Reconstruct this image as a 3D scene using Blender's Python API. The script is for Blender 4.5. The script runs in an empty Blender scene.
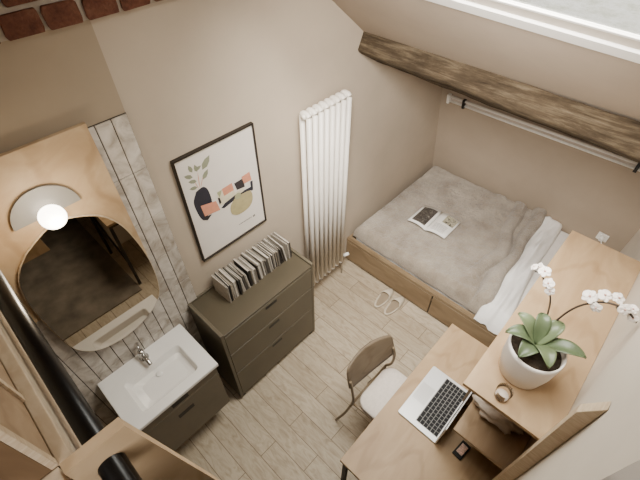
import bpy, bmesh, math, random
from mathutils import Vector, Matrix, noise
random.seed(7)
C = bpy.context.scene.collection
PI = math.pi

# ------------------------------------------------------------ materials
def srgb(r, g, b):
    f = lambda c: (c/255/12.92) if c/255 <= .04045 else ((c/255+.055)/1.055)**2.4
    return (f(r), f(g), f(b), 1)

class Mat:
    def __init__(s, name, rough=.6, metal=0.0, spec=.4):
        s.m = bpy.data.materials.new(name); s.m.use_nodes = True
        s.t = s.m.node_tree; s.n = s.t.nodes; s.l = s.t.links
        s.b = s.n['Principled BSDF']
        s.b.inputs['Roughness'].default_value = rough
        s.b.inputs['Metallic'].default_value = metal
        s.b.inputs['Specular IOR Level'].default_value = spec
    def node(s, t, **k):
        x = s.n.new(t)
        for a, v in k.items():
            setattr(x, a, v)
        return x
    def coords(s, scale=(1, 1, 1), loc=(0, 0, 0), rot=(0, 0, 0), out='Object'):
        tc = s.node('ShaderNodeTexCoord'); mp = s.node('ShaderNodeMapping')
        mp.inputs['Scale'].default_value = scale; mp.inputs['Location'].default_value = loc
        mp.inputs['Rotation'].default_value = rot
        s.l.new(tc.outputs[out], mp.inputs[0]); return mp.outputs[0]
    def noise(s, vec, scale=5, detail=4, rough=.5, dist=0):
        x = s.node('ShaderNodeTexNoise'); x.inputs['Scale'].default_value = scale
        x.inputs['Detail'].default_value = detail; x.inputs['Roughness'].default_value = rough
        x.inputs['Distortion'].default_value = dist
        s.l.new(vec, x.inputs['Vector']); return x.outputs['Fac']
    def ramp(s, fac, stops):
        x = s.node('ShaderNodeValToRGB'); e = x.color_ramp.elements
        while len(e) < len(stops): e.new(.5)
        for i, (p, c) in enumerate(stops): e[i].position = p; e[i].color = c
        s.l.new(fac, x.inputs[0]); return x.outputs[0]
    def mix(s, fac, a, b, mode='MIX'):
        x = s.node('ShaderNodeMix'); x.data_type = 'RGBA'; x.blend_type = mode
        for i, v in ((0, fac), (6, a), (7, b)):
            if isinstance(v, (float, int)): x.inputs[i].default_value = v
            elif isinstance(v, tuple): x.inputs[i].default_value = v
            else: s.l.new(v, x.inputs[i])
        return x.outputs[2]
    def color(s, c):
        if isinstance(c, tuple): s.b.inputs['Base Color'].default_value = c
        else: s.l.new(c, s.b.inputs['Base Color'])
    def bump(s, h, strength=.2, dist=.01):
        x = s.node('ShaderNodeBump'); x.inputs['Strength'].default_value = strength
        x.inputs['Distance'].default_value = dist
        s.l.new(h, x.inputs['Height']); s.l.new(x.outputs[0], s.b.inputs['Normal'])

def plain(name, rgb, rough=.6, metal=0., var=.06, scale=12, spec=.4, bump=0):
    m = Mat(name, rough, metal, spec)
    c = srgb(*rgb); v = m.coords()
    f = m.noise(v, scale, 4)
    d = tuple(max(0, x*(1-var*2)) for x in c[:3])+(1,)
    e = tuple(min(1, x*(1+var*2)) for x in c[:3])+(1,)
    m.color(m.ramp(f, [(.25, d), (.75, e)]))
    if bump: m.bump(f, bump, .005)
    return m.m

def plaster(name, rgb, var=.03):
    m = Mat(name, .85, 0, .2); c = srgb(*rgb); v = m.coords()
    f = m.noise(v, 2.2, 5, .6)
    d = tuple(x*(1-var*2) for x in c[:3])+(1,); e = tuple(min(1, x*(1+var*2)) for x in c[:3])+(1,)
    m.color(m.ramp(f, [(.3, d), (.7, e)]))
    g = m.noise(v, 60, 3); m.bump(g, .06, .003)
    return m.m

def plywood(name, a, b, scale=(1.2, 5, 5), rough=.5, amt=1.0, rot=(0, 0, 0)):
    m = Mat(name, rough, 0, .35)
    v = m.coords(scale, rot=rot)
    f = m.noise(v, 1.6, 5, .55, 1.6)
    base = m.ramp(f, [(.3, srgb(*b)), (.5, srgb(*[(x+y)/2 for x, y in zip(a, b)])), (.72, srgb(*a))])
    w = m.node('ShaderNodeTexWave'); w.inputs['Scale'].default_value = .9
    w.inputs['Distortion'].default_value = 9; w.inputs['Detail'].default_value = 3; w.inputs['Detail Scale'].default_value = 1.2
    m.l.new(v, w.inputs['Vector'])
    line = m.ramp(w.outputs['Fac'], [(0, (.62, .55, .46, 1)), (.16, (1, 1, 1, 1)), (1, (1, 1, 1, 1))])
    m.color(m.mix(.35*amt, base, line, 'MULTIPLY'))
    m.bump(f, .05, .002)
    return m.m

M = {}
M['wall'] = plaster('wall_paint', (181, 167, 149))
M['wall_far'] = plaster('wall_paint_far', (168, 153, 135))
M['wall_dark'] = plaster('wall_surface_dark', (158, 143, 123))
M['wall_white'] = plaster('wall_paint_white', (212, 203, 190))
M['ceil'] = plaster('ceiling_paint', (166, 152, 136))
M['ply'] = plywood('birch_plywood', (174, 148, 115), (152, 125, 93))
M['ply_v'] = plywood('birch_plywood_upright', (198, 173, 140), (174, 147, 114), scale=(2.2, 5, 2.6))
M['ply_dark'] = plywood('birch_plywood_shade', (166, 142, 114), (140, 116, 88))  # darker copy of the birch, shelf shade put into its colour
M['ply_edge'] = plywood('plywood_edge', (208, 192, 166), (184, 162, 134), scale=(6, 6, 40), amt=.6)
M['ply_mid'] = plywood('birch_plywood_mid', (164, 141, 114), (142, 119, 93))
M['ply_shade'] = plywood('plywood_shade_brown', (120, 96, 70), (100, 78, 56), scale=(5, 5, 1.2))  # plywood with shade put into its brown colour
M['ply_bed'] = plywood('bed_plywood', (142, 122, 95), (124, 104, 79), scale=(5, 1.4, 5))
M['chair_ply'] = plywood('chair_plywood', (118, 103, 85), (99, 86, 70), scale=(2, 5, 8))
M['white'] = plain('white_ceramic', (232, 229, 224), .18, var=.01, spec=.6)
M['rad'] = plain('radiator_enamel', (226, 219, 208), .35, var=.02)
M['white_paint'] = plain('white_frame_paint', (238, 235, 228), .4, var=.01)
M['olive'] = plain('olive_lacquer', (95, 87, 71), .5, var=.05, scale=5)
M['olive_top'] = plain('olive_lacquer_top', (78, 70, 55), .45, var=.05, scale=5)
M['olive_dark'] = plain('olive_shadow_gap', (44, 37, 28), .8)  # near-black: shade of gaps and recesses put into the colour
M['vanity'] = plain('vanity_laminate', (106, 96, 80), .5, var=.05, scale=8)
M['black'] = plain('matte_black', (20, 18, 17), .45, var=.1)
M['pipe'] = plain('black_steel', (10, 9, 9), .30, 0.0, var=.1, spec=.35)
M['leg_metal'] = plain('dark_bronze_metal', (70, 60, 46), .4, .6)
M['black_leg'] = plain('black_leg_paint', (30, 26, 22), .5)
M['chair_metal'] = plain('khaki_powder_coat', (122, 106, 84), .4, .1)
M['chrome'] = plain('chrome', (190, 188, 184), .12, 1.0, var=.02)
M['silver'] = plain('silver_aluminium', (206, 205, 204), .4, .35, var=.01)
M['key'] = plain('black_keys', (22, 21, 22), .6, spec=.2)
M['keybed'] = plain('keyboard_well', (112, 109, 106), .6)
M['screen'] = plain('dark_screen', (26, 24, 24), .25)
M['seat'] = plain('pale_seat_fabric', (214, 203, 192), .9, var=.04, scale=60, bump=.1)
M['slipper'] = plain('beige_felt', (206, 194, 174), .95, var=.05, scale=60)
M['slipper_in'] = plain('slipper_lining', (150, 134, 112), .95)
M['pot'] = plain('white_pot', (218, 211, 203), .5, var=.02)
M['disc'] = plain('grey_lamp_plate', (132, 128, 122), .5, var=.02)
M['soil'] = plain('bark_soil', (48, 38, 28), .95, var=.3, scale=70, bump=.6)
M['leafm'] = plain('orchid_leaf', (90, 102, 72), .4, var=.12, scale=14)
M['leafm2'] = plain('orchid_leaf_dark', (76, 89, 62), .4, var=.14, scale=14)
M['stem'] = plain('orchid_stem', (50, 40, 32), .6)
M['petal'] = plain('orchid_petal', (218, 210, 202), .6, var=.09)
M['petal_c'] = plain('orchid_throat', (176, 140, 128), .6)
M['bud'] = plain('orchid_bud', (150, 140, 118), .6)
M['paper'] = plain('paper', (232, 229, 223), .8, var=.01)
M['artpaper'] = plain('poster_paper', (222, 214, 204), .7, var=.012)
M['framem'] = plain('black_picture_frame', (36, 29, 22), .5)
M['mortar'] = plain('mortar', (172, 160, 144), .95, var=.08, scale=30, bump=.3)
M['pinkish'] = plain('pinkish_display', (214, 178, 160), .4, var=.25, scale=120)
M['tissue'] = plain('crumpled_white', (188, 174, 160), .8, var=.05)
M['wick'] = plain('grey_metal', (150, 142, 132), .4, .5)
M['sheet'] = plain('white_linen', (246, 244, 240), .9, var=.01, scale=20, bump=.1)
M['sheet2'] = plain('mattress_sheet', (238, 234, 228), .9, var=.02, scale=20, bump=.1)

# brick
m = Mat('old_brick', .9, 0, .2); v = m.coords()
f = m.noise(v, 14, 5, .6); g = m.noise(v, 90, 3)
m.color(m.mix(.35, m.ramp(f, [(.3, srgb(78, 50, 40)), (.55, srgb(106, 68, 53)), (.8, srgb(130, 92, 74))]), m.ramp(g, [(.3, (.3, .25, .22, 1)), (.7, (1, .95, .9, 1))]), 'MULTIPLY'))
m.bump(g, .6, .01); M['brick'] = m.m

# wood-look floor planks running along y
m = Mat('oak_look_planks', .5, 0, .3)
tc = m.node('ShaderNodeTexCoord'); sp = m.node('ShaderNodeSeparateXYZ'); cb = m.node('ShaderNodeCombineXYZ')
m.l.new(tc.outputs['Object'], sp.inputs[0]); m.l.new(sp.outputs[1], cb.inputs[0]); m.l.new(sp.outputs[0], cb.inputs[1])
br = m.node('ShaderNodeTexBrick'); br.offset = .37; br.inputs['Scale'].default_value = 1
br.inputs['Brick Width'].default_value = .72; br.inputs['Row Height'].default_value = .13
br.inputs['Mortar Size'].default_value = .0022; br.inputs['Mortar Smooth'].default_value = .3; br.inputs['Bias'].default_value = 0
br.inputs['Color1'].default_value = (0, 0, 0, 1); br.inputs['Color2'].default_value = (1, 1, 1, 1); br.inputs['Mortar'].default_value = (.5, .5, .5, 1)
m.l.new(cb.outputs[0], br.inputs['Vector'])
mp = m.node('ShaderNodeMapping'); mp.inputs['Scale'].default_value = (7, 1.6, 1)
off = m.node('ShaderNodeVectorMath', operation='MULTIPLY_ADD'); off.inputs[1].default_value = (9, 13, 5)
m.l.new(br.outputs['Color'], off.inputs[0]); m.l.new(tc.outputs['Object'], off.inputs[2]); m.l.new(off.outputs[0], mp.inputs[0])
f = m.noise(mp.outputs[0], 3.2, 6, .62, 2.2)
g2 = m.noise(tc.outputs['Object'], 1.8, 3)
wood = m.ramp(f, [(.28, srgb(160, 144, 121)), (.45, srgb(182, 167, 144)), (.6, srgb(196, 182, 160)), (.75, srgb(172, 156, 132))])
tone = m.ramp(br.outputs['Color'], [(0, (.86, .84, .81, 1)), (1, (1.0, 1.0, 1.0, 1))])
wood = m.mix(1.0, wood, tone, 'MULTIPLY')
wood = m.mix(.5, wood, m.ramp(g2, [(.3, (.82, .80, .77, 1)), (.7, (1, 1, 1, 1))]), 'MULTIPLY')
m.color(m.mix(br.outputs['Fac'], wood, srgb(112, 96, 76)))
inv = m.node('ShaderNodeMath', operation='SUBTRACT'); inv.inputs[0].default_value = 1; m.l.new(br.outputs['Fac'], inv.inputs[1])
m.bump(inv.outputs[0], .4, .003); M['floor'] = m.m

# old beam
m = Mat('aged_oak_beam', .9, 0, .15); v = m.coords((14, 1.3, 14))
f = m.noise(v, 2.2, 9, .75, .35); g = m.noise(m.coords((1, .6, 1)), 9, 6, .7)
m.color(m.mix(.55, m.ramp(f, [(.3, srgb(44, 36, 27)), (.5, srgb(78, 67, 53)), (.68, srgb(118, 106, 88))]), m.ramp(g, [(.35, (.3, .26, .2, 1)), (.65, (1, .95, .85, 1))]), 'MULTIPLY'))
m.bump(f, .9, .02); M['beam'] = m.m

# marble-ish tile
m = Mat('pale_glazed_tile', .3, 0, .5); v = m.coords()
f = m.noise(v, 11, 5, .6, 1)
isl = m.node('ShaderNodeNewGeometry')
m.color(m.mix(.6, m.ramp(f, [(.3, srgb(150, 138, 124)), (.55, srgb(204, 196, 186)), (.8, srgb(226, 220, 212))]), m.ramp(isl.outputs['Random Per Island'], [(0, (.66, .64, .61, 1)), (1, (.98, .98, .98, 1))]), 'MULTIPLY'))
m.bump(f, .1, .004); M['tile'] = m.m
M['grout'] = plain('dark_grout', (64, 54, 44), .9)

# blanket
m = Mat('fluffy_taupe_blanket', 1.0, 0, .05); v = m.coords()
f = m.noise(v, 5, 6, .6); g = m.noise(v, 110, 3, .7)
m.color(m.mix(.5, m.ramp(f, [(.3, srgb(142, 128, 111)), (.7, srgb(190, 178, 162))]), m.ramp(g, [(.3, (.6, .57, .54, 1)), (.7, (1, 1, 1, 1))]), 'MULTIPLY'))
m.b.inputs['Sheen Weight'].default_value = .4
m.bump(g, 1.0, .012); M['blanket'] = m.m

m = Mat('mirror_glass', .015, 1.0, .5); m.color(srgb(190, 182, 170)); M['mirror'] = m.m

def glass(name, tint=(1, 1, 1, 1), t=.85, rough=0.0):
    m = Mat(name, rough)
    tr = m.node('ShaderNodeBsdfTransparent'); tr.inputs[0].default_value = tint
    gl = m.node('ShaderNodeBsdfGlossy'); gl.inputs['Roughness'].default_value = .03
    mx = m.node('ShaderNodeMixShader'); lw = m.node('ShaderNodeLayerWeight'); lw.inputs[0].default_value = 1-t
    m.l.new(lw.outputs['Fresnel'], mx.inputs[0]); m.l.new(tr.outputs[0], mx.inputs[1]); m.l.new(gl.outputs[0], mx.inputs[2])
    m.l.new(mx.outputs[0], m.n['Material Output'].inputs[0]); return m.m
M['pane'] = glass('window_glass', (.97, .98, .97, 1), .94)
M['tumbler'] = glass('clear_glass', (.97, .96, .95, 1), .93)
m = Mat('lamp_globe', .4); m.color(srgb(255, 246, 232)); m.b.inputs['Emission Color'].default_value = (1, .9, .74, 1); m.b.inputs['Emission Strength'].default_value = 12; M['globe'] = m.m
# outside hillside
m = Mat('outside_ground', 1.0, 0, 0); v = m.coords()
f = m.noise(v, 1.1, 7, .7); g = m.noise(v, 6, 5, .7)
m.color(m.mix(.4, m.ramp(f, [(.35, srgb(208, 208, 192)), (.52, srgb(236, 234, 228)), (.7, srgb(248, 247, 244))]), m.ramp(g, [(.35, (.66, .68, .6, 1)), (.6, (1, 1, 1, 1))]), 'MULTIPLY'))
M['outside'] = m.m
# magazine photo
m = Mat('printed_dark_photo', .5); v = m.coords(); f = m.noise(v, 55, 5, .7, 1)
m.color(m.ramp(f, [(.35, srgb(28, 26, 24)), (.55, srgb(86, 80, 74)), (.75, srgb(170, 164, 156))])); M['photo'] = m.m
m = Mat('printed_small_photo', .5); v = m.coords(); f = m.noise(v, 30, 4, .6, 1)
m.color(m.ramp(f, [(.4, srgb(38, 34, 28)), (.5, srgb(190, 182, 160)), (.65, srgb(120, 118, 84))])); M['photo2'] = m.m
for k, c in {'navy': (44, 42, 50), 'orange': (206, 140, 112), 'cream': (214, 204, 176), 'sage': (160, 160, 124), 'olivegold': (170, 158, 116), 'ink': (52, 46, 46), 'artleaf': (138, 140, 116), 'twig': (206, 160, 138), 'textgrey': (120, 114, 108)}.items():
    M[k] = plain('print_'+k, c, .8, var=.05, scale=40)
SP = [plain('spine_%s' % n, c, .5, var=.1, scale=60) for n, c in (('white', (178, 170, 158)), ('pale_grey', (142, 135, 124)), ('grey', (100, 94, 85)), ('charcoal', (66, 60, 54)), ('black', (34, 30, 27)), ('taupe', (150, 138, 120)))]

# ------------------------------------------------------------ geometry helpers
class B:
    def __init__(s): s.bm = bmesh.new()
    def box(s, x0, x1, y0, y1, z0, z1, mat=None):
        x0, x1 = sorted((x0, x1)); y0, y1 = sorted((y0, y1)); z0, z1 = sorted((z0, z1))
        vs = [s.bm.verts.new((x, y, z)) for x in (x0, x1) for y in (y0, y1) for z in (z0, z1)]
        if mat is not None:
            for v in vs: v.co = mat @ v.co
        for q in ((0, 1, 3, 2), (4, 6, 7, 5), (0, 4, 5, 1), (2, 3, 7, 6), (0, 2, 6, 4), (1, 5, 7, 3)):
            s.bm.faces.new([vs[i] for i in q])
        return s
    def prism(s, pts, d):            # pts: list of Vector, extruded by vector d
        d = Vector(d); a = [s.bm.verts.new(p) for p in pts]; b = [s.bm.verts.new(Vector(p)+d) for p in pts]
        n = len(pts); s.bm.faces.new(a); s.bm.faces.new(b[::-1])
        for i in range(n): s.bm.faces.new([a[i], b[i], b[(i+1) % n], a[(i+1) % n]])
        return s
    def tube(s, pts, r, seg=12, caps=True):
        pts = [Vector(p) for p in pts]; rs = r if isinstance(r, (list, tuple)) else [r]*len(pts)
        rings = []; up = None
        for i, p in enumerate(pts):
            t = (pts[min(i+1, len(pts)-1)]-pts[max(i-1, 0)]).normalized()
            if up is None:
                up = t.orthogonal().normalized()
            up = (up-t*up.dot(t)).normalized(); w = t.cross(up)
            rings.append([s.bm.verts.new(p+(up*math.cos(2*PI*k/seg)+w*math.sin(2*PI*k/seg))*rs[i]) for k in range(seg)])
        for a, b in zip(rings, rings[1:]):
            for k in range(seg): s.bm.faces.new([a[k], a[(k+1) % seg], b[(k+1) % seg], b[k]])
        if caps: s.bm.faces.new(rings[0][::-1]); s.bm.faces.new(rings[-1])
        return s
    def lathe(s, prof, c, seg=40):   # prof: (r,z) list
        c = Vector(c); rings = []
        for r, z in prof:
            if r < 1e-6: rings.append([s.bm.verts.new(c+Vector((0, 0, z)))])
            else: rings.append([s.bm.verts.new(c+Vector((r*math.cos(2*PI*k/seg), r*math.sin(2*PI*k/seg), z))) for k in range(seg)])
        for a, b in zip(rings, rings[1:]):
            for k in range(seg):
                q = (k+1) % seg
                if len(a) == 1: s.bm.faces.new([a[0], b[q], b[k]])
                elif len(b) == 1: s.bm.faces.new([a[k], a[q], b[0]])
                else: s.bm.faces.new([a[k], a[q], b[q], b[k]])
        return s
    def grid(s, f, nu, nv, thick=None):
        vs = [[s.bm.verts.new(f(i/nu, j/nv)) for j in range(nv+1)] for i in range(nu+1)]
        for i in range(nu):
            for j in range(nv): s.bm.faces.new([vs[i][j], vs[i+1][j], vs[i+1][j+1], vs[i][j+1]])
        return s
    def ball(s, c, r, sc=(1, 1, 1), seg=20):
        mt = Matrix.Translation(c) @ Matrix.Diagonal((*sc, 1))
        bmesh.ops.create_uvsphere(s.bm, u_segments=seg, v_segments=seg//2+2, radius=r, matrix=mt); return s
    def xf(s, mt):
        for v in s.bm.verts: v.co = mt @ v.co
        return s
    def build(s, name, mat, parent=None, smooth=False, bevel=0, solid=0, sub=0, loc=None, label=None):
        bmesh.ops.recalc_face_normals(s.bm, faces=s.bm.faces[:])
        me = bpy.data.meshes.new(name); s.bm.to_mesh(me); s.bm.free()
        o = bpy.data.objects.new(name, me); C.objects.link(o); me.materials.append(mat)
        if smooth:
            for p in me.polygons: p.use_smooth = True
        if parent is not None:
            o.parent = parent; o.matrix_parent_inverse = Matrix.Translation(parent.location).inverted() if False else Matrix.Identity(4)
            # mesh given in world coordinates: shift into the parent's space
            if not s_local.get(parent.name, False):
                wp = parent_world(parent)
                me.transform(Matrix.Translation(-wp))
        if solid:
            q = o.modifiers.new('Solid', 'SOLIDIFY'); q.thickness = solid; q.offset = -1
        if bevel:
            q = o.modifiers.new('Bevel', 'BEVEL'); q.width = bevel; q.segments = 2; q.limit_method = 'ANGLE'
        if sub:
            q = o.modifiers.new('Sub', 'SUBSURF'); q.levels = sub; q.render_levels = sub
        if label: o['label'] = label
        return o
s_local = {}
def parent_world(o):
    v = Vector((0, 0, 0))
    while o is not None: v += Vector(o.location); o = o.parent
    return v
def tag(o, label=None, cat=None, group=None, kind=None):
    if label: o['label'] = label
    if cat: o['category'] = cat
    if group: o['group'] = group
    if kind: o['kind'] = kind
    return o
def thing(name, label, cat, loc, group=None):
    o = bpy.data.objects.new(name, None); C.objects.link(o); o.location = loc; o.empty_display_size = .05
    return tag(o, label, cat, group)
def struct(name, b, mat, parent=None, **k):
    o = b.build(name, mat, parent, **k); o['kind'] = 'structure'; return o
def sm(t): t = max(0, min(1, t)); return t*t*(3-2*t)
def spline(pts, n=8):                # Catmull-Rom through points
    P = [Vector(p) for p in pts]; P = [P[0]*2-P[1]]+P+[P[-1]*2-P[-2]]; out = []
    for i in range(1, len(P)-2):
        for k in range(n):
            t = k/n; a, b, c, d = P[i-1:i+3]
            out.append(.5*((2*b)+(c-a)*t+(2*a-5*b+4*c-d)*t*t+(3*b-a-3*c+d)*t**3))
    out.append(P[-2]); return out

YC = -1.83                                         # wall behind the desk
def wallx(y, z): return 4.53-.199*(z-.267)+.052*y  # leaning far wall

# ------------------------------------------------------------ the room
struct('floor', B().box(-.6, 4.75, -3.4, 0, -.05, 0), M['floor'])
# back wall: gable shaped
pts = [(-.6, 0, 0), (4.75, 0, 0), (4.75, 0, 1.40), (3.25, 0, 2.02), (2.0, 0, 3.02), (1.6, 0, 3.40), (-.6, 0, 2.75)]
struct('wall_back', B().prism([Vector(p) for p in pts], (0, .12, 0)), M['wall'])
struct('wall_left', B().box(-.7, -.6, -3.4, .12, 0, 2.62), M['wall'])
# darker upper field over the tiles
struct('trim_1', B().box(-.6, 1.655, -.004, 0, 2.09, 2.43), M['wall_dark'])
# far knee wall, leaning
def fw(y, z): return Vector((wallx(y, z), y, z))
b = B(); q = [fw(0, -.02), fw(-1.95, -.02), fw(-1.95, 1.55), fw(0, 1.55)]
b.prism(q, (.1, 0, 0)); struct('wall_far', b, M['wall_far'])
# desk wall
struct('wall_desk', B().box(1.68, 4.75, YC-.1, YC, 0, 3.1), M['wall_white'])
struct('wall_rear', B().box(-.7, 1.78, -3.5, -3.4, 0, 3.1), M['wall_dark'])  # dim loft space put into this and the side wall's dark colour
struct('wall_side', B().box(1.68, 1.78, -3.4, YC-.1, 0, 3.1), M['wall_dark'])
# sloping ceiling with skylight opening.  surface z = 2.151 - .78 (x-2.975)
def sk(x, y): return x+.0885*(-y-1.416)
def sz(x): return 2.151-.78*(x-2.975)
NS = Vector((.78, 0, 1)).normalized()
x_lo, x_hi, ya, yb = 2.708, 1.90, -.42, -1.66        # opening
def slab(x0, x1, y0, y1, th=.05):
    q = []
    for x, y in ((x0, y0), (x1, y0), (x1, y1), (x0, y1)):
        if x in (x_lo, x_hi): x = sk(x, y)
        q.append(Vector((x, y, sz(x))))
    return (q, NS*th)
b = B()
for a in ((1.6, x_hi, 0, YC), (x_hi, x_lo, 0, ya), (x_hi, x_lo, yb, YC), (x_lo, 3.26, 0, YC)):
    b.prism(*slab(*a))
b.prism([Vector((3.25, 0, sz(3.25)+.001)), Vector((4.6, 0, 1.33)), Vector((4.6, YC, 1.33)), Vector((3.25, YC, sz(3.25)+.001))], (0, 0, .08))
struct('ceiling', b, M['ceil'])
# ceiling of the other pitch
b = B()
def sz2(x): return 3.2-.27*(1.6-x)
def slab2(x0, x1, y0, y1): return ([Vector((x0, y0, sz2(x0))), Vector((x1, y0, sz2(x1))), Vector((x1, y1, sz2(x1))), Vector((x0, y1, sz2(x0)))], Vector((0, 0, .1)))
for a in ((-.7, 1.62, 0, -3.4),): b.prism(*slab2(*a))
struct('ceiling_other', b, M['ceil'])
# skylight
w = thing('window_1', 'white roof window in the sloping ceiling above the oak beam', None, (x_lo, ya, sz(x_lo))); w['kind'] = 'structure'
del w['label']
def sbox(b, x0, x1, y0, y1, n0, n1):
    p = []
    for x, y in ((x0, y0), (x1, y0), (x1, y1), (x0, y1)):
        x = sk(x, y); p.append(Vector((x, y, sz(x)))+NS*n0)
    b.prism(p, NS*(n1-n0)); return b
b = B()
X0 = x_lo; X1 = x_hi
def ring(b, d0, d1, n0, n1):         # rectangular frame between insets d0 and d1
    sbox(b, X0-d0, X0-d1, ya-d0, yb+d0, n0, n1); sbox(b, X1+d0, X1+d1, ya-d0, yb+d0, n0, n1)
    sbox(b, X0-d1, X1+d1, ya-d0, ya-d1, n0, n1); sbox(b, X0-d1, X1+d1, yb+d1, yb+d0, n0, n1); return b
struct('window_frame', ring(b, 0, .054, -.006, .012), M['white_paint'], w, bevel=.002)
struct('window_sash', ring(B(), .054, .106, .004, .012), M['wall_white'], w, bevel=.002)
struct('window_bead', ring(B(), .106, .118, -.001, .010), M['white_paint'], w, bevel=.002)
b = B(); sbox(b, X0-.114, X1+.114, ya-.114, yb+.114, .004, .007)
struct('window_pane', b, M['pane'], w)
# outdoors
struct('ground_outside', B().grid(lambda u, v: Vector((5.2+u*26, -14+v*26, -3.2+u*1.2)), 8, 8), M['outside'])
# exposed brickwork strip over the darker field
b = B(); b.box(-.6, 2.3, -.022, 0, 2.43, 2.9); 
bw = struct('wall_brick', b, M['mortar'])
b = B()
for r in range(6):
    z0 = 2.431+r*.082; x = -.5+(.066 if r % 2 else 0)
    x = 1.520-.122*16 + (.035 if r % 2 else 0)
    while x < 2.25:
        j = random.uniform(-.004, .004); k = random.uniform(-.004, .004)
        x1 = x+.107+j
        p = [(x+.004, z0+random.uniform(-.003, .004)), (x1-.003, z0+random.uniform(-.003, .003)), (x1+random.uniform(-.002, .004), z0+.012), (x1+random.uniform(-.004, .003), z0+.058), (x1-random.uniform(.004, .012), z0+.066+k), (x+random.uniform(.002, .01), z0+.066-k), (x+random.uniform(-.004, .002), z0+.05), (x-.001, z0+.01)]
        b.prism([Vector((a, -.022, c)) for a, c in p], (0, -.012, 0)); x += .122
o = struct('brick_courses', b, M['brick'], bw, bevel=.003)
# tiles on the back wall
b = B(); b.box(.30, 1.655, -.008, 0, .0, 2.09); tl = struct('wall_tiles', b, M['grout'])
b = B(); x = 1.653
while x > .32:
    z = 2.088
    while z > .01:
        b.box(x-.0615, x, -.0135, -.008, max(z-.2525, .002), z); z -= .2555
    x -= .0655
struct('tile_faces', b, M['tile'], tl, bevel=.0012)
# beam
b = B(); n = 60
sec = [(3.158, 2.028, .049), (3.108, 1.925, .060), (3.125, 1.905, .062), (3.27, 1.815, .055), (3.37, 1.86, .04), (3.36, 1.90, .03)]
vs = []
for i in range(n+1):
    y = .0+(YC)*i/n
    ring = []
    for j, (x, z, dz0) in enumerate(sec):
        z -= dz0*i/n
        k = noise.noise(Vector((x*3, y*3.1, z*3)))*.012+noise.noise(Vector((x*9, y*14, z*9)))*.004
        ring.append(b.bm.verts.new((x+k, y, z+k*.8)))
    vs.append(ring)
for a, c in zip(vs, vs[1:]):
    for j in range(6): b.bm.faces.new([a[j], a[(j+1) % 6], c[(j+1) % 6], c[j]])
b.bm.faces.new(vs[0]); b.bm.faces.new(vs[-1][::-1])
o = b.build('oak_beam', M['beam'], bevel=.006); tag(o, 'dark aged oak beam crossing under the sloping ceiling', 'beam')

# ------------------------------------------------------------ mirror board, mirror, lamp, pipe
def plate(outline, y0, y1):          # outline in (x,z)
    return B().prism([Vector((x, y0, z)) for x, z in outline], (0, y1-y0, 0))
o = plate([(.50, 2.120), (1.496, 2.120), (1.496, 1.40), (1.40, 1.36), (1.02, 1.40), (.50, 1.40)], -.014, -.032).build('splash_board', M['ply_v'], bevel=.0015)
tag(o, 'large birch plywood board on the tiles behind the round-cornered mirror', 'panel')
mo = spline([(x, 0, z) for x, z in [(1.101, 1.745), (1.204, 1.800), (1.279, 1.800), (1.354, 1.765), (1.409, 1.713), (1.452, 1.623), (1.480, 1.472), (1.488, 1.34), (1.478, 1.20), (1.445, 1.104), (1.36, 1.030), (1.224, .992), (1.097, 1.020), (1.028, 1.091), (1.0, 1.187), (.992, 1.365), (.994, 1.515), (1.013, 1.620), (1.048, 1.690)]]+[(1.101, 0, 1.745)], 5)[:-1]
t = thing('wall_mirror', 'large mirror with rounded corners mounted over the washbasin', 'mirror', (1.24, -.033, 1.0))
cx, cz = 1.245, 1.39
rim = [((p.x-cx)*1.014+cx, (p.z-cz)*1.010+cz) for p in mo]
plate(rim, -.033, -.043).build('mirror_backing', M['ply_edge'], t)
plate([(p.x, p.z) for p in mo], -.0432, -.046).build('mirror_glass', M['mirror'], t)
t = thing('wall_lamp', 'glowing globe wall lamp with half-round plate above the mirror', 'lamp', (1.24, -.033, 1.84))
b = B(); ol = []
c0 = Vector((1.234, 0, 1.850)); R0 = .122
for k in range(25):
    a = PI*k/24; ol.append((c0.x+R0*math.cos(a), c0.z+R0*math.sin(a)-.0*math.cos(a)))
plate(ol, -.033, -.041).build('backplate', M['disc'], t)
B().tube([(1.236, -.04, 1.868), (1.236, -.062, 1.87)], .018).build('lamp_holder', M['white_paint'], t, smooth=True)
gl = B().ball((1.235, -.100, 1.876), .046, seg=32).build('globe_shade', M['globe'], t, smooth=True)
L = bpy.data.lights.new('globe_light', 'POINT'); L.energy = 4.0; L.shadow_soft_size = .046; L.color = (1, .84, .62)
lo = bpy.data.objects.new('globe_light', L); C.objects.link(lo); lo.location = (1.235, -.155, 1.876)

t = thing('steel_pipe', 'long black steel pipe running through the plywood shelf end', 'pipe', (1.012, 0, 2.048))
B().tube([(1.012, -.002, 2.048), (1.012, -1.70, 2.048)], .0225, 32).build('tube', M['pipe'], t, smooth=True)
B().tube([(1.013, -1.119, 2.040), (1.013, -1.70, 2.040)], .0255, 32).build('sleeve', M['pipe'], t, smooth=True)
B().tube([(1.012, -.002, 2.048), (1.012, -.012, 2.048)], .04, 32).build('wall_flange', M['pipe'], t, smooth=True)

# ------------------------------------------------------------ plywood loft shelving by the camera
t = thing('loft_shelf_unit', 'birch plywood loft shelving with ledges beside the black pipe', 'shelving', (.96, -1.1, 1.2))
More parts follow.
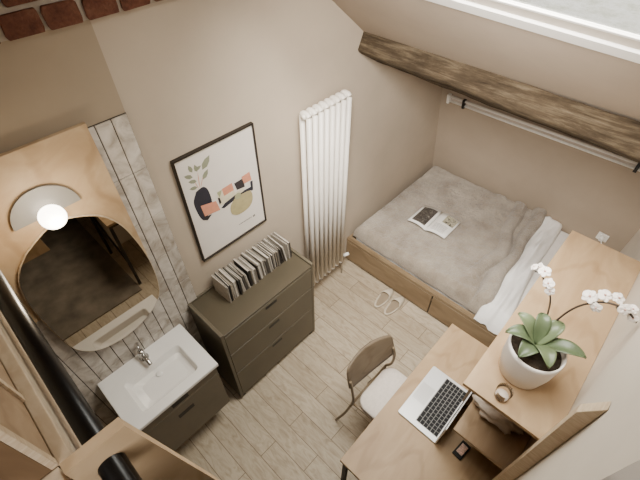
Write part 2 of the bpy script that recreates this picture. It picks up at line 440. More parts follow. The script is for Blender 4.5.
# end board (x-z plane) with a hole for the pipe
b = B()
hc = Vector((1.013, 0, 2.040)); hr = .0262; outer = [(.962, 2.10), (.962, .9), (1.20, .9), (1.132, 1.56), (1.069, 2.122), (.962, 2.122)]
def ray_out(a):
    d = Vector((math.cos(a), math.sin(a))); best = None
    for i in range(len(outer)):
        p = Vector(outer[i]); q = Vector(outer[(i+1) % len(outer)]); e = q-p; c = Vector((hc.x, hc.z))
        den = d.x*e.y-d.y*e.x
        if abs(den) < 1e-9: continue
        s_ = ((p.x-c.x)*e.y-(p.y-c.y)*e.x)/den; u_ = ((p.x-c.x)*d.y-(p.y-c.y)*d.x)/den
        if s_ > 0 and -1e-6 <= u_ <= 1+1e-6 and (best is None or s_ < best): best = s_
    return Vector((hc.x+d.x*best, hc.z+d.y*best))
angs = sorted(set([2*PI*k/48 for k in range(48)]+[math.atan2(p[1]-hc.z, p[0]-hc.x) % (2*PI) for p in outer]))
for y0, y1 in ((-1.097, -1.120),):
    ri = []; ro = []
    for y in (y0, y1):
        ri.append([b.bm.verts.new((hc.x+hr*math.cos(a), y, hc.z+hr*math.sin(a))) for a in angs])
        ro.append([b.bm.verts.new((ray_out(a).x, y, ray_out(a).y)) for a in angs])
    n = len(angs)
    for k in range(n):
        q = (k+1) % n
        b.bm.faces.new([ri[0][k], ri[0][q], ro[0][q], ro[0][k]]); b.bm.faces.new([ri[1][k], ro[1][k], ro[1][q], ri[1][q]])
        b.bm.faces.new([ri[0][k], ri[1][k], ri[1][q], ri[0][q]]); b.bm.faces.new([ro[0][k], ro[0][q], ro[1][q], ro[1][k]])
b.build('end_board', M['ply_v'], t)
B().box(.955, .979, -1.085, -.02, 1.75, 2.1).build('side_board', M['ply_edge'], t, bevel=.002)
B().box(.60, .954, -1.120, -1.085, 2.06, 2.1).build('front_ledge', M['ply_edge'], t, bevel=.002)
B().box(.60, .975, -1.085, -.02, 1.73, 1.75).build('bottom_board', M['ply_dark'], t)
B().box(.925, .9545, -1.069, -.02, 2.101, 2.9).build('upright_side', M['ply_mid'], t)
B().box(.60, .9445, -1.085, -1.070, 2.101, 2.9).build('upright_front', M['ply_shade'], t)
B().box(.945, .957, -1.086, -1.070, 2.101, 2.9).build('corner_post', M['ply_edge'], t, bevel=.0015)
B().box(.9546, .960, -.925, -.910, 2.101, 2.9).build('batten', M['ply_edge'], t, bevel=.001)

# ------------------------------------------------------------ washbasin and vanity
t = thing('washbasin', 'white rectangular ceramic basin on the olive vanity cabinet', 'basin', (1.24, -.2, .73))
x0, x1, y0, y1, zt = .972, 1.498, -.400, -.0135, .757
b = B()
def rrect(xa, xb, ya_, yb_, r, z, n=6):
    o_ = []
    for cx_, cy_, s0 in ((xb-r, yb_-r, 0), (xa+r, yb_-r, 1), (xa+r, ya_+r, 2), (xb-r, ya_+r, 3)):
        for k in range(n+1):
            a = PI/2*(s0+k/n); o_.append(Vector((cx_+r*math.cos(a), cy_+r*math.sin(a), z)))
    return o_
loops = [rrect(x0, x1, y0, y1, .004, zt-.022), rrect(x0, x1, y0, y1, .004, zt-.003), rrect(x0+.003, x1-.003, y0+.003, y1-.003, .004, zt), rrect(1.068, 1.412, -.342, -.125, .022, zt), rrect(1.072, 1.408, -.338, -.129, .02, zt-.005), rrect(1.090, 1.396, -.328, -.142, .03, zt-.040), rrect(1.13, 1.365, -.30, -.17, .03, zt-.050)]
rg = [[b.bm.verts.new(p) for p in l] for l in loops]
for a, c in zip(rg, rg[1:]):
    for k in range(len(a)): b.bm.faces.new([a[k], a[(k+1) % len(a)], c[(k+1) % len(a)], c[k]])
b.bm.faces.new(rg[-1]); 
o = b.build('basin_bowl', M['white'], t)
B().lathe([(0, 0), (.018, 0), (.019, .003), (.012, .005), (0, .005)], (1.24, -.18, zt-.050), 20).build('drain', M['white'], t, smooth=True)
t = thing('basin_faucet', 'small chrome faucet on the back rim of the basin', 'faucet', (1.233, -.06, .755))
B().lathe([(.026, 0), (.026, .006), (.018, .01), (.017, .07), (.015, .075), (0, .076)], (1.233, -.06, .755), 20).build('body', M['chrome'], t, smooth=True)
B().tube(spline([(1.233, -.065, .80), (1.233, -.11, .805), (1.233, -.15, .79)], 5), [.012]*8+[.011]*3, 14).build('spout', M['chrome'], t, smooth=True)
B().tube([(1.233, -.06, .833), (1.235, -.05, .845), (1.245, -.02, .86)], .006, 10).build('handle', M['chrome'], t, smooth=True)
t = thing('vanity_cabinet', 'wall-hung olive two-drawer vanity under the white basin', 'cabinet', (1.24, -.2, .22))
vx0, vx1, vz0, vz1 = .992, 1.484, .235, .728
b = B(); b.box(vx0, vx0+.016, -.37, -.014, vz0, vz1); b.box(vx1-.016, vx1, -.37, -.014, vz0, vz1); b.box(vx0+.016, vx1-.016, -.37, -.014, vz0, vz0+.016); b.box(vx0+.016, vx1-.016, -.03, -.014, vz0+.016, vz1)
b.box(vx0+.016, vx1-.016, -.37, -.35, vz1-.09, vz1)
b.build('carcass', M['vanity'], t, bevel=.0015)
for za, zb, zh in ((.652, .726, .690), (.237, .648, .548)):
    d = B().box(vx0, vx1, -.388, -.3705, za, zb).build('drawer', M['vanity'], t, bevel=.0015)
    z_ = zh
    B().box(1.188, 1.288, -.3895, -.3878, z_-.018, z_+.018).build('handle', M['black'], d)

# ------------------------------------------------------------ dresser
t = thing('chest_of_drawers', 'olive three-drawer chest standing between basin and radiator', 'dresser', (1.97, -.17, 0))
dx0, dx1, dy0, dy1, dz = 1.584, 2.340, -.340, -.002, .864
b = B(); b.box(dx0, dx0+.02, dy0, dy1, .03, dz); b.box(dx1-.02, dx1, dy0, dy1, .03, dz); b.box(dx0+.02, dx1-.02, dy1-.012, dy1, .03, dz)
b.box(dx0+.02, dx1-.02, dy0+.02, dy1-.012, .03, .05)
b.build('carcass', M['olive'], t, bevel=.002)
B().box(dx0+.02, dx1-.02, dy0, dy1-.012, dz-.032, dz-.014).build('top_panel', M['olive_top'], t, bevel=.002)
B().box(dx0+.021, dx1-.021, dy0+.018, dy0+.024, .05, dz-.034).build('recess_shade', M['olive_dark'], t)
for za, zb, zh in ((.622, .826, .792), (.375, .615, .572), (.055, .368, .328)):
    d = B().box(dx0+.022, dx1-.022, dy0, dy0+.016, za, zb).build('drawer', M['olive'], t, bevel=.002)
    B().box(1.915, 2.005, dy0-.0015, dy0+.001, zh-.011, zh+.011).build('handle', M['black'], d)
for x in (dx0+.03, dx1-.03):
    for y in (dy0+.03, dy1-.04):
        B().box(x-.015, x+.015, y-.015, y+.015, 0, .03).build('foot', M['black'], t)
# row of thin booklets standing on the dresser
LB = {0: 'white-spined thin booklet standing in the upright row on the dresser', 1: 'pale grey thin booklet standing in the upright row on the dresser', 2: 'mid grey thin booklet standing in the upright row on the dresser', 3: 'charcoal thin booklet standing in the upright row on the dresser', 4: 'black thin booklet standing in the upright row on the dresser', 5: 'taupe thin booklet standing in the upright row on the dresser'}
x = 1.765; zb = dz-.014; i = 0; lean = 0
order = [0, 1, 3, 4, 5, 1, 0, 2, 4, 1, 0, 3, 2, 1, 0, 4, 5, 0, 1, 2, 3, 0, 4, 1, 0, 2, 3, 1, 4, 0, 2, 1, 3, 5, 2, 4, 1, 3, 2, 0]
while x < 2.300:
    k = order[i % len(order)]; th = random.choice((.007, .009, .012, .014)); h = random.uniform(.132, .152); dp = random.uniform(.138, .152)
    if i % 5 == 0: lean = random.uniform(-.02, .16); x += random.uniform(.002, .006)
    b = B(); b.box(0, th, -dp, 0, 0, h)
    mt = Matrix.Translation((x, -.035-random.uniform(0, .008), zb)) @ Matrix.Rotation(random.uniform(-.05, .05), 4, 'Z') @ Matrix.Shear('XY', 4, (0, 0)) 
    sh = Matrix.Identity(4); sh[0][2] = -lean
    b.xf(mt @ sh)
    o = b.build('booklet', SP[k], bevel=.0008)
    # give it a real origin at its base
    base = Vector((x, -.09, zb)); o.data.transform(Matrix.Translation(-base)); o.location = base
    tag(o, LB[k], 'booklet', 'thin booklets standing in a row on the dresser')
    pg = B().box(.0015, th-.0015, -dp+.002, -.002, h-.0005, h+.0006).xf(mt @ sh).build('pages', SP[(0, 1, 2)[i % 3]], o)
    x += th+.0012; i += 1

# ------------------------------------------------------------ poster
t = thing('framed_poster', 'framed still-life poster with navy vase hanging above the dresser', 'picture', (2.005, 0, 1.457))
px0, px1, pz0, pz1 = 1.764, 2.246, 1.112, 1.803
b = B(); fwid = .009
b.box(px0, px0+fwid, -.024, -.001, pz0, pz1); b.box(px1-fwid, px1, -.024, -.001, pz0, pz1); b.box(px0+fwid, px1-fwid, -.024, -.001, pz0, pz0+fwid); b.box(px0+fwid, px1-fwid, -.024, -.001, pz1-fwid, pz1)
b.build('frame', M['framem'], t, bevel=.0015)
pr = B().box(px0+fwid, px1-fwid, -.014, -.001, pz0+fwid, pz1-fwid).build('print', M['artpaper'], t)
lay = [0]
def art(name, pts, mat, smooth_=False):
    lay[0] += 1
    y = -.0142-.00012*lay[0]
    if smooth_: pts = [(p.x, p.z) for p in spline([(a, 0, c) for a, c in pts]+[(pts[0][0], 0, pts[0][1])], 5)[:-1]]
    B().prism([Vector((a, y, c)) for a, c in pts], (0, .0001, 0)).build(name, mat, pr)
def leafp(p, q, w):
    p = Vector(p); q = Vector(q); d = q-p; n = Vector((-d.y, d.x))*w
    return [tuple(p), tuple(p+d*.3+n), tuple(p+d*.65+n*.9), tuple(q), tuple(p+d*.65-n*.9), tuple(p+d*.3-n)]
art('printed_vase', [(1.841, 1.583), (1.883, 1.590), (1.905, 1.565), (1.913, 1.515), (1.911, 1.465), (1.885, 1.420), (1.845, 1.385), (1.826, 1.41), (1.815, 1.460), (1.812, 1.53)], M['navy'], True)
for p, q in (((1.866, 1.59), (1.878, 1.69)), ((1.87, 1.59), (1.905, 1.66)), ((1.86, 1.59), (1.845, 1.66))):
    art('printed_twig', leafp(p, q, .03), M['twig'])
for p, q in (((1.905, 1.685), (1.962, 1.745)), ((1.862, 1.700), (1.905, 1.712)), ((1.895, 1.630), (1.935, 1.675)), ((1.845, 1.672), (1.802, 1.700)), ((1.86, 1.640), (1.815, 1.660)), ((1.855, 1.605), (1.81, 1.618)), ((1.85, 1.700), (1.838, 1.745)), ((1.875, 1.69), (1.87, 1.735))):
    art('printed_leaf', leafp(p, q, .22), M['artleaf'])
art('printed_block', [(1.952, 1.512), (2.052, 1.518), (2.063, 1.425), (1.957, 1.418)], M['cream'])
art('printed_block', [(1.952, 1.512), (1.985, 1.512), (1.962, 1.47)], M['sage'])
art('printed_block', [(1.985, 1.516), (2.053, 1.52), (2.058, 1.468), (1.99, 1.466)], M['orange'])
art('printed_block', [(1.950, 1.478), (1.962, 1.47), (1.966, 1.436), (1.952, 1.428)], M['ink'])
art('printed_stripe', [(1.956, 1.400), (1.985, 1.418), (2.06, 1.432), (2.172, 1.424), (2.174, 1.400), (2.08, 1.408), (1.975, 1.388)], M['navy'])
art('printed_block', [(2.066, 1.508), (2.133, 1.510), (2.131, 1.448), (2.078, 1.456)], M['ink'])
art('printed_block', [(2.120, 1.522), (2.178, 1.528), (2.184, 1.468), (2.130, 1.470)], M['orange'])
art('printed_block', [(2.06, 1.448), (2.12, 1.446), (2.12, 1.425), (2.062, 1.42)], M['cream'])
art('printed_edge', [(2.172, 1.462), (2.190, 1.46), (2.184, 1.396), (2.170, 1.394)], M['navy'])
art('printed_cushion', [(2.050, 1.410), (2.110, 1.412), (2.165, 1.399), (2.170, 1.334), (2.135, 1.292), (2.060, 1.285), (2.014, 1.318), (2.015, 1.375)], M['olivegold'], True)
art('printed_square', [(1.842, 1.489), (1.935, 1.466), (1.948, 1.394), (1.850, 1.410)], M['orange'])
art('printed_shade', [(1.847, 1.408), (1.892, 1.398), (1.860, 1.376), (1.838, 1.390)], M['ink'])
art('printed_dot', [(2.075+.022*math.cos(a*PI/8), 1.415+.022*math.sin(a*PI/8)) for a in range(16)], M['sage'])
for k in range(9):
    xx = 2.045+k*.011; art('printed_signature', [(xx, 1.212), (xx+.007, 1.214+.004*(k % 2)), (xx+.008, 1.209), (xx+.001, 1.207)], M['textgrey'])
art('printed_signature', [(2.15, 1.214), (2.166, 1.218), (2.168, 1.204), (2.152, 1.202)], M['textgrey'])

# ------------------------------------------------------------ radiator
t = thing('column_radiator', 'tall white column radiator on the back wall by the bed', 'radiator', (2.75, -.08, .2))
RX0, RX1, RZ0, RZ1 = 2.540, 2.926, .205, 1.762
n = 8; st = (RX1-RX0-.04)/(n-1)
for k in range(n):
    x = RX0+.02+k*st; b = B()
    for y in (-.115, -.060): b.tube([(x, y, RZ0+.03), (x, y, RZ1-.03)], .0165, 12)
    for z, s_ in ((RZ0+.025, -1), (RZ1-.025, 1)):
        b.tube(spline([(x, -.115, z), (x, -.105, z+s_*.010), (x, -.0875, z+s_*.013), (x, -.070, z+s_*.010), (x, -.060, z)], 4), .0168, 12)
        b.tube([(x-st/2, -.0875, z), (x+st/2, -.0875, z)], .016, 12)
    b.build('radiator_column', M['rad'], t, smooth=True)
B().tube([(RX1, -.0875, RZ0+.02), (RX1+.05, -.0875, RZ0+.02)], .012).tube([(RX1+.03, -.0875, RZ0+.02), (RX1+.03, -.0875, .001)], .008).build('valve_pipe', M['chrome'], t, smooth=True)
B().tube([(RX1+.045, -.0875, RZ0+.02), (RX1+.075, -.12, RZ0+.05)], .015).build('valve_knob', M['white_paint'], t, smooth=True)
B().box(2.66, 2.69, -.06, -.001, 1.60, 1.63).box(2.83, 2.86, -.06, -.001, 1.60, 1.63).build('wall_bracket', M['rad'], t)

# ------------------------------------------------------------ bed
t = thing('storage_bed', 'low plywood bed base with two drawers along the wall', 'bed', (3.11, -.9, 0))
b = B(); b.box(3.11, 3.128, -1.828, -.004, .255, .285); b.box(3.128, 4.40, -1.828, -1.80, .03, .285); b.box(3.128, 4.40, -.022, -.004, .03, .285)
b.box(3.128, 4.48, -1.80, -.022, .17, .19)
b.build('bed_box', M['ply_bed'], t, bevel=.002)
B().box(3.118, 3.150, -1.8, -.022, .283, .291).build('top_rail', M['ply_bed'], t, bevel=.002)
B().box(3.13, 3.14, -1.8, -.022, .012, .256).build('recess_shade', M['olive_dark'], t)
for ya_, yb_ in ((-.902, -.008), (-1.824, -.912)):
    B().box(3.110, 3.128, ya_, yb_, .022, .248).build('drawer', M['ply_bed'], t, bevel=.002)
B().box(3.125, 3.14, -1.8, -.022, 0, .024).build('plinth', M['olive_dark'], t)
o = B().box(3.182, 4.43, -1.80, -.04, .192, .366).build('mattress', M['sheet2'], bevel=.03); tag(o, 'white sheeted mattress showing bare beside the white duvet', 'mattress')
o.modifiers['Bevel'].segments = 4

def blank(u, v):
    X0, X1 = 3.163, 4.47
    x = X0+v*(X1-X0); ln = 1.205+.085*(1-v)**1.3+.010*math.sin(v*17)
    y = -.026-u*ln
    e1 = min(1, (x-X0)/.06); e2 = min(1, (X1-x)/.05); e3 = min(1, u*ln/.06)
    nz = lambda k, o_, sy=1: noise.noise(Vector((x*k, y*k*sy, o_)))
    h = .410
    wv = .012*math.sin(v*11)+.012*nz(5, 3)
    # folded-back roll, then a shallower ruck in front of it
    w_ = .064+.012*math.sin(v*6+1); yc = -.026-ln+w_*.95+wv*.5; d = (y-yc)/w_
    if abs(d) < 1: h += .074*(1-d*d)**.6
    w2 = .055; yc2 = yc+w_+w2*.9+.02+.05*sm((v-.55)/.45)+wv; d = (y-yc2)/w2
    k2 = sm((v-.05)/.3)
    if abs(d) < 1: h += .044*k2*(1-d*d)**.6
    w3 = .05; yc3 = yc2+.09+.16*(v-.4); d = (y-yc3)/w3
    if abs(d) < 1: h += .014*(1-d*d)*sm((v-.3)/.3)
    h += .016*nz(2.6, 1)+.010*nz(8, 4)+.006*nz(22, 2)+.005*nz(55, 2)
    f = min(math.sin(PI/2*e1)**.5, math.sin(PI/2*e2)**.5, math.sin(PI/2*max(0, e3))**.5)
    e4 = min(1, (1-u)*ln/.03); f = min(max(0, f), .1+.9*max(0, math.sin(PI/2*e4))**.5)
    z = .293+(h-.293)*f
    if e1 < 1: x -= .012*noise.noise(Vector((0, y*7, 3)))*(1-e1)
    return Vector((x, y, z))
o = B().grid(blank, 260, 180).build('bed_blanket', M['blanket'], smooth=True)
tag(o, 'fluffy taupe blanket spread over the bed with folded-back edge', 'blanket')
def duvet(u, v):
    # cross section runs along y (v), length along x (u)
    X0, X1 = 3.10, 4.46
    x = X0+u*(X1-X0)
    yc = -1.372+.092*u**.8; hw = .088+.006*math.sin(u*9)+.03*max(0, 1-u/.35)**2
    a = PI*v; y = yc+hw*math.cos(a)
    top = .075+.018*u+.010*math.sin(u*6)+.012*noise.noise(Vector((x*5, 0, 9)))
    e = min(1, u/.06, (1-u)/.05); e = math.sqrt(max(0, 1-(1-e)**2))
    z = .372+top*e*math.sin(a)**.8
    z += (.042*noise.noise(Vector((x*2.4+y*3, y*13, 5)))+.020*noise.noise(Vector((x*6, y*30, 8))))*math.sin(a)**.7
    if u < .07: z = z-(.07-u)*1.0
    return Vector((x, y, z))
o = B().grid(duvet, 140, 60).build('white_duvet', M['sheet'], smooth=True)
tag(o, 'white duvet rolled back next to the taupe blanket', 'duvet')

# magazine on the bed
t = thing('open_magazine', 'open magazine with dark photograph lying on the taupe blanket', 'magazine', (3.66, -.525, .437))
L_ = (Vector((3.524, -.345, 0)), Vector((3.786, -.344, 0))); S_ = (Vector((3.513, -.527, 0)), Vector((3.817, -.518, 0))); R_ = (Vector((3.544, -.705, 0)), Vector((3.809, -.707, 0)))
def page(A_, B_, dz):
    def f(u, v):   # u from spine to edge, v along x
        p = B_[0].lerp(B_[1], v).lerp(A_[0].lerp(A_[1], v), u)
        p.z = .440+dz+.024*math.sin(PI*min(1, u*1.0))**.8*(1-.45*u)+.003*(1-u)
        return p
    return f
def slabgrid(f, nu, nv, th):
    b = B(); b.grid(f, nu, nv)
    return b
for nm, A_ in (('left_page', L_), ('right_page', R_)):
    pgo = slabgrid(page(A_, S_, .004), 14, 4, 0).build(nm, M['paper'], t, smooth=True, solid=.006)
    if nm == 'left_page':
        f0 = page(A_, S_, .0048)
        B().grid(lambda u, v: f0(.14+.72*u, .10+.80*v), 10, 3).build('printed_photo', M['photo'], pgo, smooth=True)
    else:
        f0 = page(A_, S_, .0048)
        B().grid(lambda u, v: f0(.36+.56*u, .55+.38*v), 8, 3).build('printed_photo', M['photo2'], pgo, smooth=True)
        b = B()
        for k in range(7):
            b.grid(lambda u, v, k=k: f0(.16+.62*u, .12+k*.05+.012*v), 8, 1)
        b.build('printed_text', M['textgrey'], pgo)

# slippers
for nm, x, y, rz, lab in (('slipper', 2.99, -.548, .04, 'beige slipper on the floor nearer the radiator'), ('slipper', 2.985, -.662, -.04, 'beige slipper on the floor nearer the chair')):
    t = thing(nm, lab, 'slipper', (x, y, 0), 'pair of beige slippers beside the bed')
    def outl(s, z, n=28):
        r = []
        for k in range(n):
            a = 2*PI*k/n; c_ = math.cos(a); w_ = .047 if c_ > 0 else .038
            r.append(Vector((c_*.128*s, math.sin(a)*w_*s*(1-.10*abs(c_)), z)))
        return r
    mt = Matrix.Translation((x, y, 0)) @ Matrix.Rotation(rz, 4, 'Z')
    b = B(); b.prism(outl(1, 0), (0, 0, .014)); b.xf(mt); b.build('sole', M['slipper'], t, bevel=.004)
    b = B(); b.prism(outl(.86, .0142), (0, 0, .003)); b.xf(mt); b.build('insole', M['slipper_in'], t)
    b = B()
    def upper(u, v):
        a = -PI*.5+PI*u; d = 1-v  # v from rim outwards to opening arch
        ox = .128*math.cos(a); oy = .049*math.sin(a)
        ix = .012+.020*math.cos(a)*1.0; iy = .036*math.sin(a)
        z = .012+.040*math.sin(PI/2*v)
        return Vector((ox*(1-v)+ix*v, oy*(1-v)+iy*v, z))
    b.grid(upper, 20, 8); b.xf(mt); b.build('upper', M['slipper'], t, smooth=True, solid=.004)
    b = B(); pts = [mt @ Vector((.125*math.cos(PI*.5+PI*k/20), .040*math.sin(PI*.5+PI*k/20), .018)) for k in range(21)]
    b.tube(pts, .006, 8); b.build('edge_binding', M['slipper'], t, smooth=True)

# ------------------------------------------------------------ desk
t = thing('plywood_desk', 'birch plywood desk against the pale wall with dark metal legs', 'desk', (2.11, -1.52, 0))
kx0, kx1, ky0, ky1 = 1.600, 2.640, -1.228, YC+.002
B().box(kx0, kx1, ky1, ky0, .728, .75).build('tabletop', M['ply'], t, bevel=.0015)
b = B(); b.box(kx0+.01, kx1-.01, ky0-.03, ky0-.01, .700, .728); b.box(kx0+.01, kx0+.03, ky1+.02, ky0-.03, .700, .728); b.box(kx1-.03, kx1-.01, ky1+.02, ky0-.03, .700, .728)
b.build('apron', M['leg_metal'], t)
for x in (kx0+.022, kx1-.022):
    for y in (ky0-.022, ky1+.035):
        B().box(x-.011, x+.011, y-.011, y+.011, 0, .700).build('leg', M['black_leg'], t)
B().tube([(kx0+.022, ky0-.022, .26), (kx0+.022, ky1+.035, .60)], .008, 8).build('brace', M['black_leg'], t)

# hutch shelf over desk
t = thing('shelf_unit', 'tall two-level birch plywood shelf unit standing on the desk', 'shelf', (2.3, -1.66, .75))
B().box(1.980, 3.112, YC+.001, -1.494, 1.372, 1.390).build('top_shelf', M['ply'], t, bevel=.0012)
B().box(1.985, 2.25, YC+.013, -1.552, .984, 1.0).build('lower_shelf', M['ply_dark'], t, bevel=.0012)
B().box(1.979, 3.08, YC+.001, YC+.012, .752, 1.371).build('shade_panel', M['ply_shade'], t)  # dark sheet added for the shade behind the shelves
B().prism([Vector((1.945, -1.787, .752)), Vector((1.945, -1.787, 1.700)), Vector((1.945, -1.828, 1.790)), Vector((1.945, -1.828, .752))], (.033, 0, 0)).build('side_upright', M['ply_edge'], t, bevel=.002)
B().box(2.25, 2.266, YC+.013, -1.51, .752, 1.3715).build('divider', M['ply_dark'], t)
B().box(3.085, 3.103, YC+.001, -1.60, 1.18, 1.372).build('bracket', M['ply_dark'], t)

# laptop
t = thing('laptop', 'open silver laptop with black keys on the desk', 'laptop', (2.14, -1.41, .75))
lx0, lx1, ly0, ly1 = 1.973, 2.318, -1.524, -1.297
base = B().prism(rrect(lx0, lx1, ly0, ly1, .010, .7515), (0, 0, .0125)).build('base', M['silver'], t, bevel=.001)
B().box(2.000, 2.303, -1.513, -1.389, .7640, .7643).build('keyboard_well', M['keybed'], base)
b = B()
rows = [(13, .0), (14, .0), (14, .0), (13, 0), (12, 0), (9, 0)]
for r, (nk, _) in enumerate(rows):
    y = -1.5025+r*.0203; wk = .299/nk; xk = 2.002
    for k in range(nk):
        if r == 5 and k == 4: pass
        b.box(xk+k*wk+.0014, xk+(k+1)*wk-.0014, y-.0083, y+.0083, .7643, .7655)
b.build('keys', M['key'], base)
B().box(2.09, 2.20, -1.380, -1.306, .7640, .7642).build('trackpad', plain('trackpad_grey', (196, 195, 194), .3, .3, var=.01), base)
mt = Matrix.Translation((0, -1.521, .762)) @ Matrix.Rotation(math.radians(2.2), 4, 'X')
ld = B().box(lx0, lx1, -.003, .003, 0, .208, mt).build('lid', M['silver'], t, bevel=.001)
B().box(lx0+.006, lx1-.006, .0031, .0036, .008, .203, mt).build('display', M['screen'], ld)

# rug added under the loft to darken the mirrored floor
o = B().box(-.3, 1.598, -3.0, -1.17, 0, .012).build('added_rug', plain('added_rug_brown', (118, 108, 95), .95, var=.2, scale=7, bump=.3), bevel=.003)
tag(o, 'added mottled dark rug darkening the floor beneath the loft platform', 'rug')
# small black gadget
t = thing('desk_clock', 'small black rectangular gadget with pinkish face on the desk', 'clock', (2.035, -1.63, .75))
R1 = Matrix.Translation((2.035, -1.632, .75)) @ Matrix.Rotation(-.12, 4, 'Z')
B().box(-.043, .043, -.024, .024, .001, .018, R1).build('case', M['black'], t, bevel=.003)
B().box(-.026, .028, -.016, .016, .018, .0188, R1).build('face', M['pinkish'], t)

# glass on the shelf
t = thing('glass_tumbler', 'small clear glass tumbler next to the orchid pot', 'glass', (2.028, -1.622, 1.39))
B().lathe([(0, .001), (.021, .001), (.0245, .004), (.030, .052), (.0285, .052), (.0225, .008), (0, .007)], (2.028, -1.622, 1.39), 32).build('glass_body', M['tumbler'], t, smooth=True)
B().lathe([(0, .0082), (.0225, .0082), (.0235, .016), (0, .016)], (2.028, -1.622, 1.39), 24).build('candle_wax', M['tissue'], t, smooth=True)

# crumpled tissue on the lower shelf
b = B()
def lump(u, v):
    a = 2*PI*u; ph = PI*v
    d = Vector((math.sin(ph)*math.cos(a), math.sin(ph)*math.sin(a), math.cos(ph)))
    k = 1+.34*noise.noise(d*2.1+Vector((3, 1, 5)))+.16*noise.noise(d*5.5)
    p = Vector((d.x*.055*k, d.y*.105*k, d.z*.04*k)); return Vector((2.165, -1.665, 1.040))+p
b.grid(lump, 48, 24)
bmesh.ops.remove_doubles(b.bm, verts=b.bm.verts[:], dist=1e-5)
o = b.build('crumpled_tissue', M['tissue'], smooth=True); tag(o, 'crumpled white tissue on the lower plywood shelf', 'tissue')

# ------------------------------------------------------------ orchid
PC = Vector((2.176, -1.630, 1.39))
o = B().lathe([(0, .001), (.068, .001), (.080, .008), (.093, .08), (.097, .160), (.097, .180), (.091, .180), (.090, .150), (.084, .06), (0, .06)], PC, 48).build('plant_pot', M['pot'], smooth=True)
tag(o, 'round white pot holding the orchid on the plywood shelf', 'pot')
t = thing('potted_orchid', 'white flowering orchid with two arching stems in white pot', 'plant', PC+Vector((0, 0, .12)))
B().lathe([(0, .156), (.04, .158), (.0895, .152), (.0885, .14), (0, .14)], PC, 32).build('bark', M['soil'], t)
rt = PC+Vector((.02, .01, .16))
def leaf(tip, w, arch, mat):
    tip = Vector(tip); d = tip-rt; fl = Vector((d.x, d.y, 0)); side = Vector((-fl.y, fl.x, 0)).normalized()
    b = B()
    def f(u, v):
        p = rt+d*u; p.z += arch*math.sin(PI*u*.85)
        wd = w*(math.sin(PI*min(1, (u*.92+.08)))**.65)*(1 if u < .999 else .1)
        s_ = (v-.5)*2
        return p+side*s_*wd+Vector((0, 0, abs(s_)**1.5*.010))
    b.grid(f, 14, 6); b.build('orchid_leaf', mat, t, smooth=True, solid=.002)
for i, (tx, ty, tz, w, ar) in enumerate([(-.045, .112, .185, .030, .05), (.040, .112, .215, .029, .04), (.095, .050, .215, .028, .05), (.110, -.025, .21, .028, .045), (.045, -.135, .190, .031, .04), (-.070, -.058, .175, .029, .05), (-.095, .035, .17, .031, .045)]):
    leaf(PC+Vector((tx, ty, tz)), w, ar, M['leafm'] if i % 2 else M['leafm2'])
st1 = spline([rt, (2.262, -1.603, 1.62), (2.288, -1.577, 1.70), (2.300, -1.541, 1.735), (2.318, -1.51, 1.755), (2.322, -1.488, 1.75)], 6)
st2 = spline([rt, (2.27, -1.630, 1.63), (2.295, -1.655, 1.72), (2.312, -1.700, 1.775), (2.320, -1.745, 1.79), (2.330, -1.785, 1.775), (2.34, -1.815, 1.745)], 6)
B().tube(st1, .0030, 8).build('flower_stem', M['stem'], t, smooth=True)
B().tube(st2, .0034, 8).build('flower_stem', M['stem'], t, smooth=True)
def flower(c, nrm, s, rot=0):
    s *= .86
    c = Vector(c); n_ = Vector(nrm).normalized(); q = n_.to_track_quat('Z', 'Y').to_matrix().to_4x4(); mt = Matrix.Translation(c) @ q @ Matrix.Rotation(rot, 4, 'Z')
    b = B()
    for k in range(5):
        a = 2*PI*k/5+PI/2; wd = .62 if k in (1, 4) else .42
        rm = Matrix.Rotation(a, 4, 'Z')
        def f(u, v, wd=wd, rm=rm):
            w_ = s*wd*math.sin(PI*min(.98, u*.9+.06))**.7; y_ = (v-.5)*2*w_
            return mt @ rm @ Vector((s*u, y_, s*(.12*u-.25*u*u)+.10*s*abs(v-.5)))
        b.grid(f, 6, 4)
    fo = b.build('orchid_flower', M['petal'], t, smooth=True, solid=.0012)
    B().ball(mt @ Vector((0, 0, s*.15)), s*.17, seg=10).build('flower_throat', M['petal_c'], fo, smooth=True)
up = Vector((-.6, .1, .8))
for c, n_, s, r in [((2.298, -1.545, 1.752), (-.7, .3, .6), .024, .3), ((2.318, -1.515, 1.775), (-.4, .1, .9), .026, 1), ((2.335, -1.497, 1.765), (-.8, .5, .2), .022, 2), ((2.292, -1.562, 1.728), (-.8, -.2, .4), .020, .7), ((2.328, -1.478, 1.762), (-.2, .6, .6), .018, .2)]:
    flower(c, n_, s, r)
for c, n_, s, r in [((2.316, -1.668, 1.772), (-.5, .2, .8), .029, .2), ((2.330, -1.700, 1.795), (-.3, 0, 1), .027, 1.2), ((2.302, -1.700, 1.755), (-.9, .1, .2), .022, .5), ((2.338, -1.735, 1.805), (-.3, -.2, 1), .024, 2), ((2.320, -1.765, 1.79), (-.8, -.2, .5), .024, .9), ((2.345, -1.785, 1.785), (-.4, 0, .9), .020, 1.5), ((2.335, -1.800, 1.76), (-.8, 0, .3), .020, .1)]:
    flower(c, n_, s, r)
for c in [(2.312, -1.535, 1.74), (2.33, -1.75, 1.775), (2.335, -1.775, 1.768)]:
    B().ball(c, .006, (1, 1, 1.5), 10).build('flower_bud', M['bud'], t, smooth=True)

